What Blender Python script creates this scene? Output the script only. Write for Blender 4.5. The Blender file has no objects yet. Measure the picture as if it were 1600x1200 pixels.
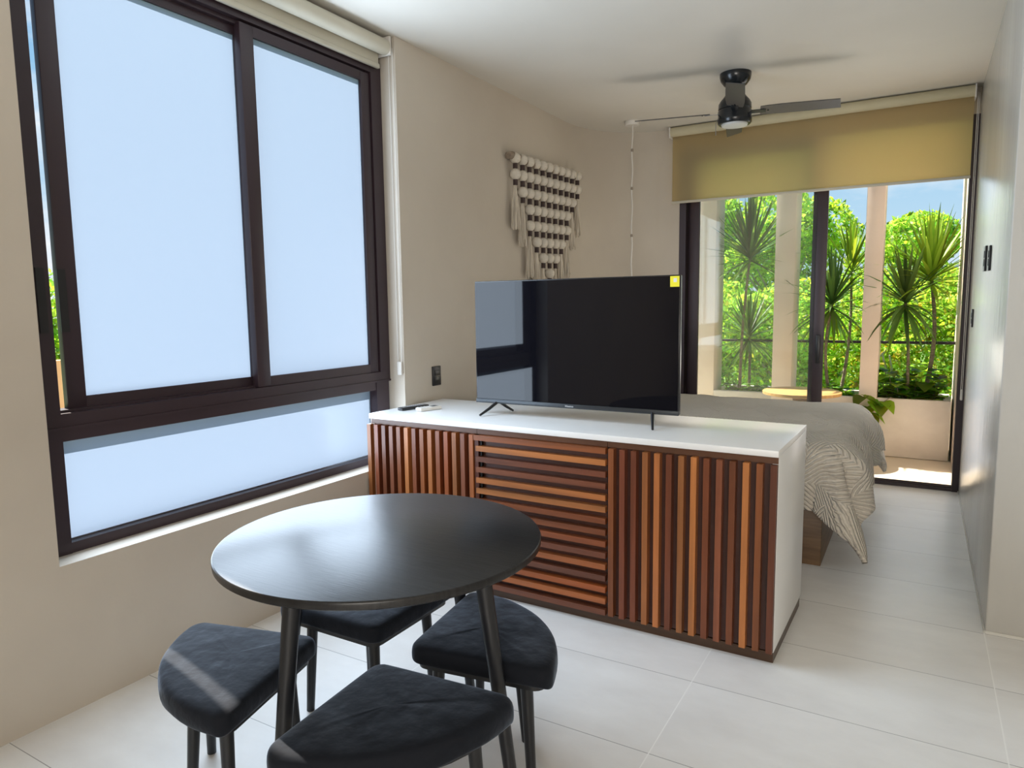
import bpy, bmesh, math, random
from mathutils import Vector, Matrix, Quaternion, noise
from math import sin, cos, pi, radians as rad, hypot, sqrt

random.seed(11)
S = bpy.context.scene
COL = S.collection

# ------------------------------------------------------------ camera
F_PX, YAW, PITCH, ROLL = 1089.0, -0.5298, 0.11226, 0.01325
fw = Vector((sin(YAW)*cos(PITCH), cos(YAW)*cos(PITCH), -sin(PITCH)))
rt = Vector((cos(YAW), -sin(YAW), 0.0))
dn = fw.cross(rt)
r2 = cos(ROLL)*rt + sin(ROLL)*dn
d2 = -sin(ROLL)*rt + cos(ROLL)*dn
camd = bpy.data.cameras.new('camera')
camd.sensor_fit = 'HORIZONTAL'; camd.sensor_width = 36.0
camd.lens = 36.0*F_PX/1600.0
camd.clip_start = 0.02; camd.clip_end = 400
cam = bpy.data.objects.new('camera', camd); COL.objects.link(cam)
m3 = Matrix((r2, -d2, -fw)).transposed()
cam.matrix_world = Matrix.Translation((0, 0, 1.5)) @ m3.to_4x4()
S.camera = cam

# ------------------------------------------------------------ view, sampling
S.view_settings.view_transform = 'Standard'
S.view_settings.look = 'None'
S.view_settings.exposure = 0.0
S.view_settings.gamma = 1.0
S.view_settings.use_curve_mapping = False
S.cycles.use_denoising = True
S.cycles.max_bounces = 10
S.cycles.diffuse_bounces = 5
S.cycles.glossy_bounces = 4
S.cycles.transmission_bounces = 6
S.cycles.transparent_max_bounces = 16
S.cycles.sample_clamp_indirect = 4.0
S.cycles.caustics_reflective = False
S.cycles.caustics_refractive = False

# ------------------------------------------------------------ world: blue sky with soft clouds
W = bpy.data.worlds.new('sky'); S.world = W; W.use_nodes = True
nt = W.node_tree; nt.nodes.clear()
o = nt.nodes.new('ShaderNodeOutputWorld'); bg = nt.nodes.new('ShaderNodeBackground')
tc = nt.nodes.new('ShaderNodeTexCoord'); sep = nt.nodes.new('ShaderNodeSeparateXYZ')
nt.links.new(tc.outputs['Generated'], sep.inputs[0])
grad = nt.nodes.new('ShaderNodeValToRGB')
e = grad.color_ramp.elements
e[0].position = 0.0; e[0].color = (.62, .80, .92, 1)
e[1].position = 0.55; e[1].color = (.16, .40, .78, 1)
x = e.new(.22); x.color = (.34, .62, .88, 1)
nt.links.new(sep.outputs[2], grad.inputs[0])
mp = nt.nodes.new('ShaderNodeMapping'); mp.inputs['Scale'].default_value = (1, 1, 2.6)
nz = nt.nodes.new('ShaderNodeTexNoise'); nz.inputs['Scale'].default_value = 3.2
nz.inputs['Detail'].default_value = 7; nz.inputs['Roughness'].default_value = .58
nt.links.new(tc.outputs['Generated'], mp.inputs[0]); nt.links.new(mp.outputs[0], nz.inputs['Vector'])
cr = nt.nodes.new('ShaderNodeValToRGB')
cr.color_ramp.elements[0].position = .47; cr.color_ramp.elements[0].color = (0, 0, 0, 1)
cr.color_ramp.elements[1].position = .66; cr.color_ramp.elements[1].color = (1, 1, 1, 1)
nt.links.new(nz.outputs[0], cr.inputs[0])
mx = nt.nodes.new('ShaderNodeMix'); mx.data_type = 'RGBA'
nt.links.new(cr.outputs[0], mx.inputs[0]); nt.links.new(grad.outputs[0], mx.inputs[6])
mx.inputs[7].default_value = (.93, .96, 1.0, 1)
nt.links.new(mx.outputs[2], bg.inputs['Color']); bg.inputs['Strength'].default_value = 1.0
nt.links.new(bg.outputs[0], o.inputs[0])

# ------------------------------------------------------------ sun, window daylight and added fill lamps
def add_light(name, kind, loc, direction, energy, color, **kw):
    l = bpy.data.lights.new(name, kind); l.energy = energy; l.color = color
    for k, v in kw.items(): setattr(l, k, v)
    ob = bpy.data.objects.new(name, l); COL.objects.link(ob)
    ob.location = loc
    ob.rotation_euler = Vector(direction).to_track_quat('-Z', 'Y').to_euler()
    return ob
SUN_EL = rad(52)
sd = Vector((-1, .215, 0)).normalized()*cos(SUN_EL) + Vector((0, 0, sin(SUN_EL)))
add_light('sun', 'SUN', (-6, 3, 8), -sd, 12.5, (1, .93, .82), angle=rad(.6))
PANES = [(1.52, 2.30, 1.17, 2.77), (2.405, 3.13, 1.165, 2.78), (1.37, 3.20, .61, 1.005)]   # y0,y1,z0,z1
DAY = 7.6            # radiance of the daylight falling in at each pane
for (y0, y1, z0, z1) in PANES:
    a = (y1-y0-.04)*(z1-z0-.04)
    add_light('window_daylight', 'AREA', (-2.785, (y0+y1)/2, (z0+z1)/2), (1, 0, 0), DAY*pi*a, (.70, .84, 1.0),
              shape='RECTANGLE', size=y1-y0-.04, size_y=z1-z0-.04)
add_light('rear_fill', 'AREA', (1.2, -2.9, 1.7), (.02, 1, .34), 172, (1, .95, .88), shape='RECTANGLE', size=2.6, size_y=1.8)  # added fill lamp behind the camera, there is no window here
add_light('over_bed_fill', 'AREA', (-1.1, 5.80, 1.02), (0, -.35, 1), 9.5, (1, .92, .82), shape='RECTANGLE', size=1.5, size_y=.75)  # added upward fill lamp above the bed, brightens ceiling and walls
add_light('door_daylight', 'AREA', (-.22, 6.20, 1.25), (0, -1, -.05), 7.5, (.86, .93, 1.0), shape='RECTANGLE', size=.92, size_y=2.2)

# ------------------------------------------------------------ materials
def mat(name, color=(.5, .5, .5), rough=.5, metal=0, spec=.5, **kw):
    m = bpy.data.materials.new(name); m.use_nodes = True
    p = m.node_tree.nodes['Principled BSDF']
    p.inputs['Base Color'].default_value = (*color, 1)
    p.inputs['Roughness'].default_value = rough
    p.inputs['Metallic'].default_value = metal
    p.inputs['Specular IOR Level'].default_value = spec
    for k, v in kw.items(): p.inputs[k].default_value = v
    return m
def nd(m, t, **kw):
    n = m.node_tree.nodes.new(t)
    for k, v in kw.items():
        if k in n.inputs.keys(): n.inputs[k].default_value = v
        else: setattr(n, k, v)
    return n
def lk(m, a, b): m.node_tree.links.new(a, b)
def P(m): return m.node_tree.nodes['Principled BSDF']
def coords(m, scale=(1, 1, 1), kind='Object'):
    t = nd(m, 'ShaderNodeTexCoord'); g = nd(m, 'ShaderNodeMapping'); g.inputs['Scale'].default_value = scale
    lk(m, t.outputs[kind], g.inputs[0]); return g.outputs[0]
def mottle(m, c1, c2, scale=3, detail=5, stretch=(1, 1, 1), bump=0, bscale=None, lo=.35, hi=.65, dist=0.02, kind='Object'):
    v = coords(m, stretch, kind)
    n = nd(m, 'ShaderNodeTexNoise'); n.inputs['Scale'].default_value = scale; n.inputs['Detail'].default_value = detail
    lk(m, v, n.inputs['Vector'])
    r = nd(m, 'ShaderNodeValToRGB')
    r.color_ramp.elements[0].position = lo; r.color_ramp.elements[0].color = (*c1, 1)
    r.color_ramp.elements[1].position = hi; r.color_ramp.elements[1].color = (*c2, 1)
    lk(m, n.outputs[0], r.inputs[0]); lk(m, r.outputs[0], P(m).inputs['Base Color'])
    if bump:
        n2 = nd(m, 'ShaderNodeTexNoise'); n2.inputs['Scale'].default_value = bscale or scale*4; n2.inputs['Detail'].default_value = 6
        lk(m, v, n2.inputs['Vector'])
        b = nd(m, 'ShaderNodeBump'); b.inputs['Strength'].default_value = bump; b.inputs['Distance'].default_value = dist
        lk(m, n2.outputs[0], b.inputs['Height']); lk(m, b.outputs[0], P(m).inputs['Normal'])
    return m
def slow(name, c1, c2, rough, **kw):
    m = mat(name, c1, rough); mottle(m, c1, c2, **kw); return m

M_WALL = slow('polished_plaster', (.50, .445, .375), (.545, .49, .415), .55, scale=1.6, detail=6, bump=.12, bscale=9)
M_WALLR = slow('burnished_plaster', (.47, .455, .42), (.54, .525, .485), .24, scale=2, detail=5, stretch=(1, 1, .25), bump=.25, bscale=14)
M_CEIL = slow('ceiling_paint', (.62, .59, .53), (.66, .63, .57), .7, scale=1.2)
M_FRAME = mat('dark_bronze_aluminium', (.034, .020, .026), .42, 0)
M_WHITE = mat('white_laminate', (.80, .80, .79), .28)
M_WHITESIDE = M_WHITE
M_BLACK = mat('black_plastic', (.012, .012, .014), .35)
M_TVB = mat('black_bezel', (.010, .010, .012), .25)
M_SCREEN = mat('glossy_screen', (.004, .004, .006), .03, spec=.32)
M_STEEL = mat('brushed_steel', (.35, .35, .36), .35, 1)
M_FAN = mat('black_enamel', (.010, .012, .014), .22)
M_BLADE = mat('dark_blade', (.055, .05, .045), .45)
M_LENS = mat('opal_lens', (.55, .56, .55), .4)
M_PLASTICW = mat('white_plastic', (.68, .65, .60), .45)
M_GREYSCR = mat('lcd_grey', (.12, .15, .16), .2)
M_YELLOW = mat('yellow_sticker', (.80, .72, .02), .6)
M_PAPER = mat('sticker_print', (.65, .66, .62), .6)
M_BARK = slow('stem_bark', (.20, .16, .11), (.33, .27, .20), .8, scale=14, stretch=(1, 1, 3), bump=.5, bscale=30)
M_TRUNK = slow('tree_bark', (.30, .26, .21), (.42, .38, .32), .85, scale=4, bump=.4)
M_PEACH = slow('balcony_render', (.80, .66, .55), (.86, .73, .62), .8, scale=2.4, detail=6, bump=.15)
M_PLANTER = slow('concrete_planter', (.64, .58, .51), (.78, .72, .64), .8, scale=2.2, detail=7, stretch=(1, 1, 1.4), bump=.2)
M_DECK = slow('balcony_stone', (.66, .58, .46), (.74, .66, .54), .6, scale=2, detail=6)
M_SOIL = slow('soil', (.03, .022, .015), (.07, .05, .03), .95, scale=25, bump=1)
M_BEDBOX = slow('bed_walnut', (.10, .055, .026), (.17, .10, .048), .5, scale=5, stretch=(.6, .6, 7), bump=.1)
M_ROUND = slow('balcony_table_wood', (.58, .32, .11), (.74, .45, .17), .45, scale=5, stretch=(1, 8, 1))
M_ORANGE = slow('orange_render', (.75, .42, .18), (.80, .48, .22), .8, scale=1)
M_GROUND = slow('meadow', (.08, .16, .02), (.16, .28, .04), .9, scale=1.5)
M_TABLEW = mat('black_stained_ash', (.012, .012, .013), .31, spec=.42)
mottle(M_TABLEW, (.009, .009, .010), (.020, .020, .021), scale=9, detail=8, stretch=(1, 9, 1), bump=.10, bscale=22, dist=.004)
M_LEG = mat('black_lacquer', (.011, .012, .015), .34)

def velvet():
    m = mat('black_velvet', (.006, .0075, .012), .8, spec=.2)
    p = P(m)
    p.inputs['Sheen Weight'].default_value = .8; p.inputs['Sheen Roughness'].default_value = .38
    p.inputs['Sheen Tint'].default_value = (.52, .62, .78, 1)
    v = coords(m, (1, 1, 1))
    n = nd(m, 'ShaderNodeTexNoise'); n.inputs['Scale'].default_value = 9; n.inputs['Detail'].default_value = 4; n.inputs['Distortion'].default_value = 1.2
    lk(m, v, n.inputs['Vector'])
    r = nd(m, 'ShaderNodeMapRange'); r.inputs[1].default_value = .35; r.inputs[2].default_value = .65; r.inputs[3].default_value = .30; r.inputs[4].default_value = .62
    lk(m, n.outputs[0], r.inputs[0]); lk(m, r.outputs[0], p.inputs['Sheen Weight'])
    n2 = nd(m, 'ShaderNodeTexNoise'); n2.inputs['Scale'].default_value = 16; n2.inputs['Detail'].default_value = 3
    lk(m, v, n2.inputs['Vector'])
    b = nd(m, 'ShaderNodeBump'); b.inputs['Strength'].default_value = .22; b.inputs['Distance'].default_value = .02
    lk(m, n2.outputs[0], b.inputs['Height']); lk(m, b.outputs[0], p.inputs['Normal'])
    return m
M_VELVET = velvet()

def slat_wood(name, stretch):
    m = mat(name, (.3, .14, .06), .38)
    v = coords(m, stretch)
    n = nd(m, 'ShaderNodeTexNoise'); n.inputs['Scale'].default_value = 22; n.inputs['Detail'].default_value = 8; n.inputs['Distortion'].default_value = .4
    lk(m, v, n.inputs['Vector'])
    r = nd(m, 'ShaderNodeMapRange'); r.inputs[1].default_value = .3; r.inputs[2].default_value = .7; r.inputs[3].default_value = .70; r.inputs[4].default_value = 1.22
    lk(m, n.outputs[0], r.inputs[0])
    a = nd(m, 'ShaderNodeAttribute'); a.attribute_name = 'tint'
    x = nd(m, 'ShaderNodeVectorMath'); x.operation = 'SCALE'
    lk(m, a.outputs['Color'], x.inputs[0]); lk(m, r.outputs[0], x.inputs['Scale'])
    lk(m, x.outputs[0], P(m).inputs['Base Color'])
    b = nd(m, 'ShaderNodeBump'); b.inputs['Strength'].default_value = .12; b.inputs['Distance'].default_value = .003
    lk(m, n.outputs[0], b.inputs['Height']); lk(m, b.outputs[0], P(m).inputs['Normal'])
    return m
M_SLATV = slat_wood('slat_wood_upright', (1, 1, .07))
M_SLATH = slat_wood('slat_wood_level', (.07, 1, 1))
M_WALNUT = slow('walnut_back', (.060, .030, .020), (.088, .046, .030), .5, scale=12, stretch=(.2, 1, 1))

def floor_mat():
    m = mat('stone_look_tile', (.6, .6, .57), .36)
    g = nd(m, 'ShaderNodeNewGeometry'); s = nd(m, 'ShaderNodeSeparateXYZ'); lk(m, g.outputs['Position'], s.inputs[0])
    def line(out, off, per, w):
        a = nd(m, 'ShaderNodeMath', operation='SUBTRACT'); lk(m, out, a.inputs[0]); a.inputs[1].default_value = off - per*50
        d = nd(m, 'ShaderNodeMath', operation='MODULO'); lk(m, a.outputs[0], d.inputs[0]); d.inputs[1].default_value = per
        e1 = nd(m, 'ShaderNodeMath', operation='SUBTRACT'); e1.inputs[0].default_value = per; lk(m, d.outputs[0], e1.inputs[1])
        mn = nd(m, 'ShaderNodeMath', operation='MINIMUM'); lk(m, d.outputs[0], mn.inputs[0]); lk(m, e1.outputs[0], mn.inputs[1])
        l = nd(m, 'ShaderNodeMath', operation='LESS_THAN'); lk(m, mn.outputs[0], l.inputs[0]); l.inputs[1].default_value = w
        f = nd(m, 'ShaderNodeMath', operation='DIVIDE'); lk(m, a.outputs[0], f.inputs[0]); f.inputs[1].default_value = per
        fl = nd(m, 'ShaderNodeMath', operation='FLOOR'); lk(m, f.outputs[0], fl.inputs[0])
        return l.outputs[0], fl.outputs[0]
    lx, ix = line(s.outputs[0], .312, 1.035, .0022)
    ly, iy = line(s.outputs[1], 2.623, .5155, .0015)
    mxm = nd(m, 'ShaderNodeMath', operation='MAXIMUM'); lk(m, lx, mxm.inputs[0]); lk(m, ly, mxm.inputs[1])
    cb = nd(m, 'ShaderNodeCombineXYZ'); lk(m, ix, cb.inputs[0]); lk(m, iy, cb.inputs[1])
    wn = nd(m, 'ShaderNodeTexWhiteNoise'); wn.noise_dimensions = '3D'; lk(m, cb.outputs[0], wn.inputs['Vector'])
    off = nd(m, 'ShaderNodeVectorMath', operation='MULTIPLY_ADD'); lk(m, wn.outputs['Color'], off.inputs[0]); off.inputs[1].default_value = (9, 9, 9); lk(m, g.outputs['Position'], off.inputs[2])
    mp = nd(m, 'ShaderNodeMapping'); mp.inputs['Scale'].default_value = (1, 1.8, 1); lk(m, off.outputs[0], mp.inputs[0])
    n = nd(m, 'ShaderNodeTexNoise'); n.inputs['Scale'].default_value = 2.6; n.inputs['Detail'].default_value = 8; n.inputs['Roughness'].default_value = .6
    lk(m, mp.outputs[0], n.inputs['Vector'])
    r = nd(m, 'ShaderNodeValToRGB')
    r.color_ramp.elements[0].position = .32; r.color_ramp.elements[0].color = (.71, .695, .67, 1)
    r.color_ramp.elements[1].position = .68; r.color_ramp.elements[1].color = (.80, .79, .765, 1)
    lk(m, n.outputs[0], r.inputs[0])
    mx = nd(m, 'ShaderNodeMix'); mx.data_type = 'RGBA'; lk(m, mxm.outputs[0], mx.inputs[0]); lk(m, r.outputs[0], mx.inputs[6])
    gm = nd(m, 'ShaderNodeMix'); gm.data_type = 'RGBA'; lk(m, lx, gm.inputs[0]); gm.inputs[6].default_value = (.30, .29, .28, 1); gm.inputs[7].default_value = (.86, .85, .82, 1)  # joints running along y painted pale for their sheen, cross joints dark
    lk(m, gm.outputs[2], mx.inputs[7])
    lk(m, mx.outputs[2], P(m).inputs['Base Color'])
    rr = nd(m, 'ShaderNodeMapRange'); rr.inputs[3].default_value = .30; rr.inputs[4].default_value = .46; lk(m, n.outputs[0], rr.inputs[0]); lk(m, rr.outputs[0], P(m).inputs['Roughness'])
    return m
M_FLOOR = floor_mat()

def frosted():
    m = bpy.data.materials.new('frosted_film_glass'); m.use_nodes = True; n = m.node_tree; n.nodes.clear()
    out = nd(m, 'ShaderNodeOutputMaterial'); t = nd(m, 'ShaderNodeBsdfTranslucent'); t.inputs[0].default_value = (.174, .230, .330, 1)
    d = nd(m, 'ShaderNodeBsdfGlossy'); d.inputs[0].default_value = (1, 1, 1, 1); d.inputs['Roughness'].default_value = .25
    mx = nd(m, 'ShaderNodeMixShader'); mx.inputs[0].default_value = .03
    lk(m, t.outputs[0], mx.inputs[1]); lk(m, d.outputs[0], mx.inputs[2]); lk(m, mx.outputs[0], out.inputs[0])
    return m
M_FROST = frosted()
M_CLEARFACE = bpy.data.materials.new('clear_glass_face'); M_CLEARFACE.use_nodes = True; M_CLEARFACE.node_tree.nodes.clear()
_o = nd(M_CLEARFACE, 'ShaderNodeOutputMaterial'); _t = nd(M_CLEARFACE, 'ShaderNodeBsdfTransparent'); lk(M_CLEARFACE, _t.outputs[0], _o.inputs[0])
def frost_inside(ob):
    """the film is on the room side of the glass, the other faces are plain glass"""
    ob.data.materials.append(M_CLEARFACE)
    for p in ob.data.polygons:
        if p.normal.x < .9: p.material_index = 1
    return ob

def clear_glass(name, haze=.07, tint=(.93, .97, .96)):
    m = bpy.data.materials.new(name); m.use_nodes = True; m.node_tree.nodes.clear()
    out = nd(m, 'ShaderNodeOutputMaterial'); t = nd(m, 'ShaderNodeBsdfTransparent'); t.inputs[0].default_value = (*tint, 1)
    g = nd(m, 'ShaderNodeBsdfGlossy'); g.inputs['Roughness'].default_value = .02; g.inputs[0].default_value = (1, 1, 1, 1)
    f = nd(m, 'ShaderNodeFresnel'); f.inputs[0].default_value = 1.32
    mx = nd(m, 'ShaderNodeMixShader'); lk(m, f.outputs[0], mx.inputs[0]); lk(m, t.outputs[0], mx.inputs[1]); lk(m, g.outputs[0], mx.inputs[2])
    d = nd(m, 'ShaderNodeBsdfTranslucent'); d.inputs[0].default_value = (.9, .9, .9, 1)
    m2 = nd(m, 'ShaderNodeMixShader'); m2.inputs[0].default_value = haze
    lk(m, mx.outputs[0], m2.inputs[1]); lk(m, d.outputs[0], m2.inputs[2]); lk(m, m2.outputs[0], out.inputs[0])
    return m
M_GLASS = clear_glass('hazed_clear_glass', .07)  # haze mixes in a whitish veil standing in for pale reflections

def cloth_blind():
    m = bpy.data.materials.new('blind_fabric'); m.use_nodes = True; m.node_tree.nodes.clear()
    out = nd(m, 'ShaderNodeOutputMaterial')
    d = nd(m, 'ShaderNodeBsdfDiffuse'); d.inputs[0].default_value = (.58, .50, .32, 1)
    t = nd(m, 'ShaderNodeBsdfTranslucent'); t.inputs[0].default_value = (.85, .66, .26, 1)
    mx = nd(m, 'ShaderNodeMixShader'); mx.inputs[0].default_value = .62
    lk(m, d.outputs[0], mx.inputs[1]); lk(m, t.outputs[0], mx.inputs[2]); lk(m, mx.outputs[0], out.inputs[0])
    return m
M_BLIND = cloth_blind()
M_ROLLTAN = slow('tan_blind_roll', (.50, .45, .30), (.54, .49, .34), .8, scale=3)
M_BLINDROLL = slow('rolled_blind_fabric', (.50, .47, .38), (.54, .51, .42), .8, scale=3)

def leafm(name, c, ct, mixf=.45, rough=.45):
    m = bpy.data.materials.new(name); m.use_nodes = True; m.node_tree.nodes.clear()
    out = nd(m, 'ShaderNodeOutputMaterial')
    a = nd(m, 'ShaderNodeAttribute'); a.attribute_name = 'tint'
    p = nd(m, 'ShaderNodeBsdfPrincipled'); p.inputs['Roughness'].default_value = rough
    def mul(col):
        x = nd(m, 'ShaderNodeVectorMath', operation='MULTIPLY'); x.inputs[1].default_value = col
        lk(m, a.outputs['Color'], x.inputs[0]); return x.outputs[0]
    lk(m, mul(c), p.inputs['Base Color'])
    t = nd(m, 'ShaderNodeBsdfTranslucent'); lk(m, mul(ct), t.inputs[0])
    mx = nd(m, 'ShaderNodeMixShader'); mx.inputs[0].default_value = mixf
    lk(m, p.outputs[0], mx.inputs[1]); lk(m, t.outputs[0], mx.inputs[2]); lk(m, mx.outputs[0], out.inputs[0])
    return m
M_LEAF1 = leafm('sunlit_foliage', (.50, .78, .12), (.80, 1, .14), .6)
M_LEAF2 = leafm('bush_foliage', (.47, .76, .12), (.76, 1, .14), .58)
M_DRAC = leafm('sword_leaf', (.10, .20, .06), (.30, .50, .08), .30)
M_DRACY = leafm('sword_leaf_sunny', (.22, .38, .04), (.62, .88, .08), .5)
M_POTHOS = leafm('heart_leaf', (.16, .38, .05), (.55, .90, .07), .45, .55)

def duvet_mat():
    m = mat('tufted_duvet', (.66, .60, .51), .9, spec=.15)
    p = P(m); p.inputs['Sheen Weight'].default_value = .2
    uv = nd(m, 'ShaderNodeUVMap'); uv.uv_map = 'cloth'
    s = nd(m, 'ShaderNodeSeparateXYZ'); lk(m, uv.outputs[0], s.inputs[0])
    def mm(op, a, b=None):
        n = nd(m, 'ShaderNodeMath', operation=op)
        for i, v in enumerate((a, b)):
            if v is None: continue
            if isinstance(v, (int, float)): n.inputs[i].default_value = v
            else: lk(m, v, n.inputs[i])
        return n.outputs[0]
    tri = mm('PINGPONG', s.outputs[0], .17)
    tri2 = mm('PINGPONG', s.outputs[1], .21)
    big = mm('GREATER_THAN', mm('SINE', mm('MULTIPLY', mm('ADD', s.outputs[1], mm('MULTIPLY', tri, 1.3)), 8.0)), 0)
    a1 = mm('ADD', s.outputs[1], mm('MULTIPLY', tri, 1.6))
    a2 = mm('ADD', s.outputs[0], mm('MULTIPLY', tri2, 1.2))
    sel = nd(m, 'ShaderNodeMix'); sel.data_type = 'FLOAT'; lk(m, big, sel.inputs[0]); lk(m, a1, sel.inputs[2]); lk(m, a2, sel.inputs[3])
    n = nd(m, 'ShaderNodeTexNoise'); n.inputs['Scale'].default_value = 14; n.inputs['Detail'].default_value = 4; lk(m, uv.outputs[0], n.inputs['Vector'])
    ph = mm('ADD', mm('MULTIPLY', sel.outputs[0], 215.0), mm('MULTIPLY', n.outputs[0], 5.0))
    w = mm('POWER', mm('MULTIPLY', mm('ADD', mm('SINE', ph), 1.0), .5), 1.6)
    n3 = nd(m, 'ShaderNodeTexNoise'); n3.inputs['Scale'].default_value = 120; n3.inputs['Detail'].default_value = 2; lk(m, uv.outputs[0], n3.inputs['Vector'])
    h = mm('ADD', w, mm('MULTIPLY', n3.outputs[0], .5))
    b = nd(m, 'ShaderNodeBump'); b.inputs['Strength'].default_value = .9; b.inputs['Distance'].default_value = .012
    lk(m, h, b.inputs['Height']); lk(m, b.outputs[0], p.inputs['Normal'])
    return m
M_DUVET = duvet_mat()
M_BEAD = slow('woven_cotton_bead', (.58, .53, .45), (.66, .61, .53), .9, scale=60, bump=.5, bscale=90, dist=.004)
M_WRAP = slow('dark_cord_wrap', (.045, .028, .028), (.075, .05, .045), .8, scale=60, stretch=(1, 1, 4), bump=.4)
M_TASSEL = slow('cotton_tassel', (.50, .44, .36), (.64, .58, .49), .95, scale=60, stretch=(1, 1, .1))
M_DRIFT = slow('driftwood', (.20, .15, .11), (.32, .26, .20), .8, scale=20, stretch=(1, .2, 1), bump=.5)

# ------------------------------------------------------------ mesh helpers
class MB:
    """collects shapes in one bmesh"""
    def __init__(s):
        s.bm = bmesh.new(); s.tl = s.bm.loops.layers.color.new('tint'); s.tint = (1, 1, 1, 1)
    def _paint(s, faces):
        for f in faces:
            for l in f.loops: l[s.tl] = s.tint
    def mesh(s, vs, fs, M=None, smooth=False):
        if M is not None: vs = [M @ Vector(v) for v in vs]
        bv = [s.bm.verts.new(v) for v in vs]; out = []
        for f in fs:
            try:
                q = s.bm.faces.new([bv[i] for i in f]); q.smooth = smooth; out.append(q)
            except ValueError: pass
        s._paint(out); return bv, out
    def box(s, x0, x1, y0, y1, z0, z1, M=None, bev=0, seg=2):
        vs = [(x, y, z) for x in (x0, x1) for y in (y0, y1) for z in (z0, z1)]
        fs = [(0, 1, 3, 2), (4, 6, 7, 5), (0, 4, 5, 1), (2, 3, 7, 6), (0, 2, 6, 4), (1, 5, 7, 3)]
        bv, out = s.mesh(vs, fs, M)
        if bev:
            es = list({e for f in out for e in f.edges})
            r = bmesh.ops.bevel(s.bm, geom=es, offset=bev, segments=seg, affect='EDGES', profile=.5)
            s._paint(r['faces'])
            for f in r['faces']: f.smooth = seg > 1
    def prism(s, poly, z0, z1, M=None):
        n = len(poly)
        vs = [(*p, z0) for p in poly] + [(*p, z1) for p in poly]
        fs = [tuple(range(n))[::-1], tuple(range(n, 2*n))] + [(i, (i+1) % n, n+(i+1) % n, n+i) for i in range(n)]
        s.mesh(vs, fs, M)
    def lathe(s, prof, n=32, M=None, cap=True):
        vs = []; fs = []
        for (r, z) in prof:
            for k in range(n):
                a = 2*pi*k/n; vs.append((r*cos(a), r*sin(a), z))
        for j in range(len(prof)-1):
            for k in range(n):
                fs.append((j*n+k, j*n+(k+1) % n, (j+1)*n+(k+1) % n, (j+1)*n+k))
        if cap:
            fs.append(tuple(range(n))[::-1]); fs.append(tuple(range((len(prof)-1)*n, len(prof)*n)))
        s.mesh(vs, fs, M, smooth=True)
    def tube(s, pts, radii, n=10, cap=True):
        pts = [Vector(p) for p in pts]
        if isinstance(radii, (int, float)): radii = [radii]*len(pts)
        vs = []; fs = []; up = None
        for i, p in enumerate(pts):
            t = (pts[min(i+1, len(pts)-1)]-pts[max(i-1, 0)]).normalized()
            if up is None:
                up = t.orthogonal().normalized()
            up = (up - t*up.dot(t)).normalized(); b = t.cross(up)
            for k in range(n):
                a = 2*pi*k/n; vs.append(p + (up*cos(a)+b*sin(a))*radii[i])
        for j in range(len(pts)-1):
            for k in range(n):
                fs.append((j*n+k, j*n+(k+1) % n, (j+1)*n+(k+1) % n, (j+1)*n+k))
        if cap:
            fs.append(tuple(range(n))[::-1]); fs.append(tuple(range((len(pts)-1)*n, len(pts)*n)))
        s.mesh(vs, fs, None, smooth=True)
    def build(s, name, m, parent=None, loc=None, smooth_angle=None):
        bmesh.ops.recalc_face_normals(s.bm, faces=s.bm.faces)
        me = bpy.data.meshes.new(name); s.bm.to_mesh(me); s.bm.free()
        me.materials.append(m)
        if smooth_angle: 
            for p in me.polygons: p.use_smooth = True
            me.set_sharp_from_angle(angle=smooth_angle)
        else:
            me.set_sharp_from_angle(angle=rad(50))
        ob = bpy.data.objects.new(name, me); COL.objects.link(ob)
        if parent: ob.parent = parent
        if loc: ob.location = loc
        return ob
def tag(o, label=None, cat=None, group=None, kind=None):
    if label: o['label'] = label
    if cat: o['category'] = cat
    if group: o['group'] = group
    if kind: o['kind'] = kind
    return o
def empty(name, loc=(0, 0, 0), rz=0):
    o = bpy.data.objects.new(name, None); COL.objects.link(o); o.location = loc; o.rotation_euler = (0, 0, rz)
    o.empty_display_size = .1
    return o
def struct(name, mb, m, label):
    o = mb.build(name, m); tag(o, label, None, None, 'structure'); o['category'] = name.split('_')[0]; return o
def copy_tree(o, parent=None):
    c = o.copy(); COL.objects.link(c); c.parent = parent
    for ch in list(o.children): copy_tree(ch, c)
    return c
def subdiv(ob, lv=1):
    md = ob.modifiers.new('subdivision', 'SUBSURF'); md.levels = lv; md.render_levels = lv

# ============================================================ THE SETTING
XL, YB, XR, YC, ZC = -2.69, 6.35, .315, 3.665, 3.05
WY0, WY1, WZ0 = 1.288, 3.305, .567
XO = -2.95                                  # outer face of the left wall
b = MB(); b.box(XL-.26, 3.7, -3.3, 6.46, -.12, 0); struct('floor', b, M_FLOOR, 'pale grey stone-look tile floor of the room')
b = MB(); b.box(-2.95, 3.7, -3.3, 6.60, ZC, ZC+.2); struct('ceiling', b, M_CEIL, 'plain off-white ceiling above the room')
R = .75; cx, cy = XL+R, YB-R
arc = [(cx-R*cos(a), cy+R*sin(a)) for a in [pi/2*i/20 for i in range(21)]]
b = MB()
b.box(XO, XL, -3.3, WY0, 0, ZC)
b.box(XO, XL, WY0, WY1, 0, WZ0)
b.box(-2.90, -2.835, WY0, WY1, 2.915, ZC)
b.prism([(XO, WY1), (XL, WY1)] + arc + [(-1.935, YB), (-1.935, 6.60), (-2.5, 6.60), (XO, 6.2)], 0, ZC)
struct('wall_left', b, M_WALL, 'beige plaster wall with the big window, curving round at its far corner')
b = MB(); b.box(-1.935, XR, YB, 6.60, 2.86, ZC); struct('wall_back', b, M_WALL, 'strip of beige wall above the sliding door')
b = MB(); b.box(XR, 3.7, YC, 6.60, 0, ZC, bev=.006); struct('wall_right', b, M_WALLR, 'burnished pale plaster wall on the right ending in an outer corner')
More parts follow.
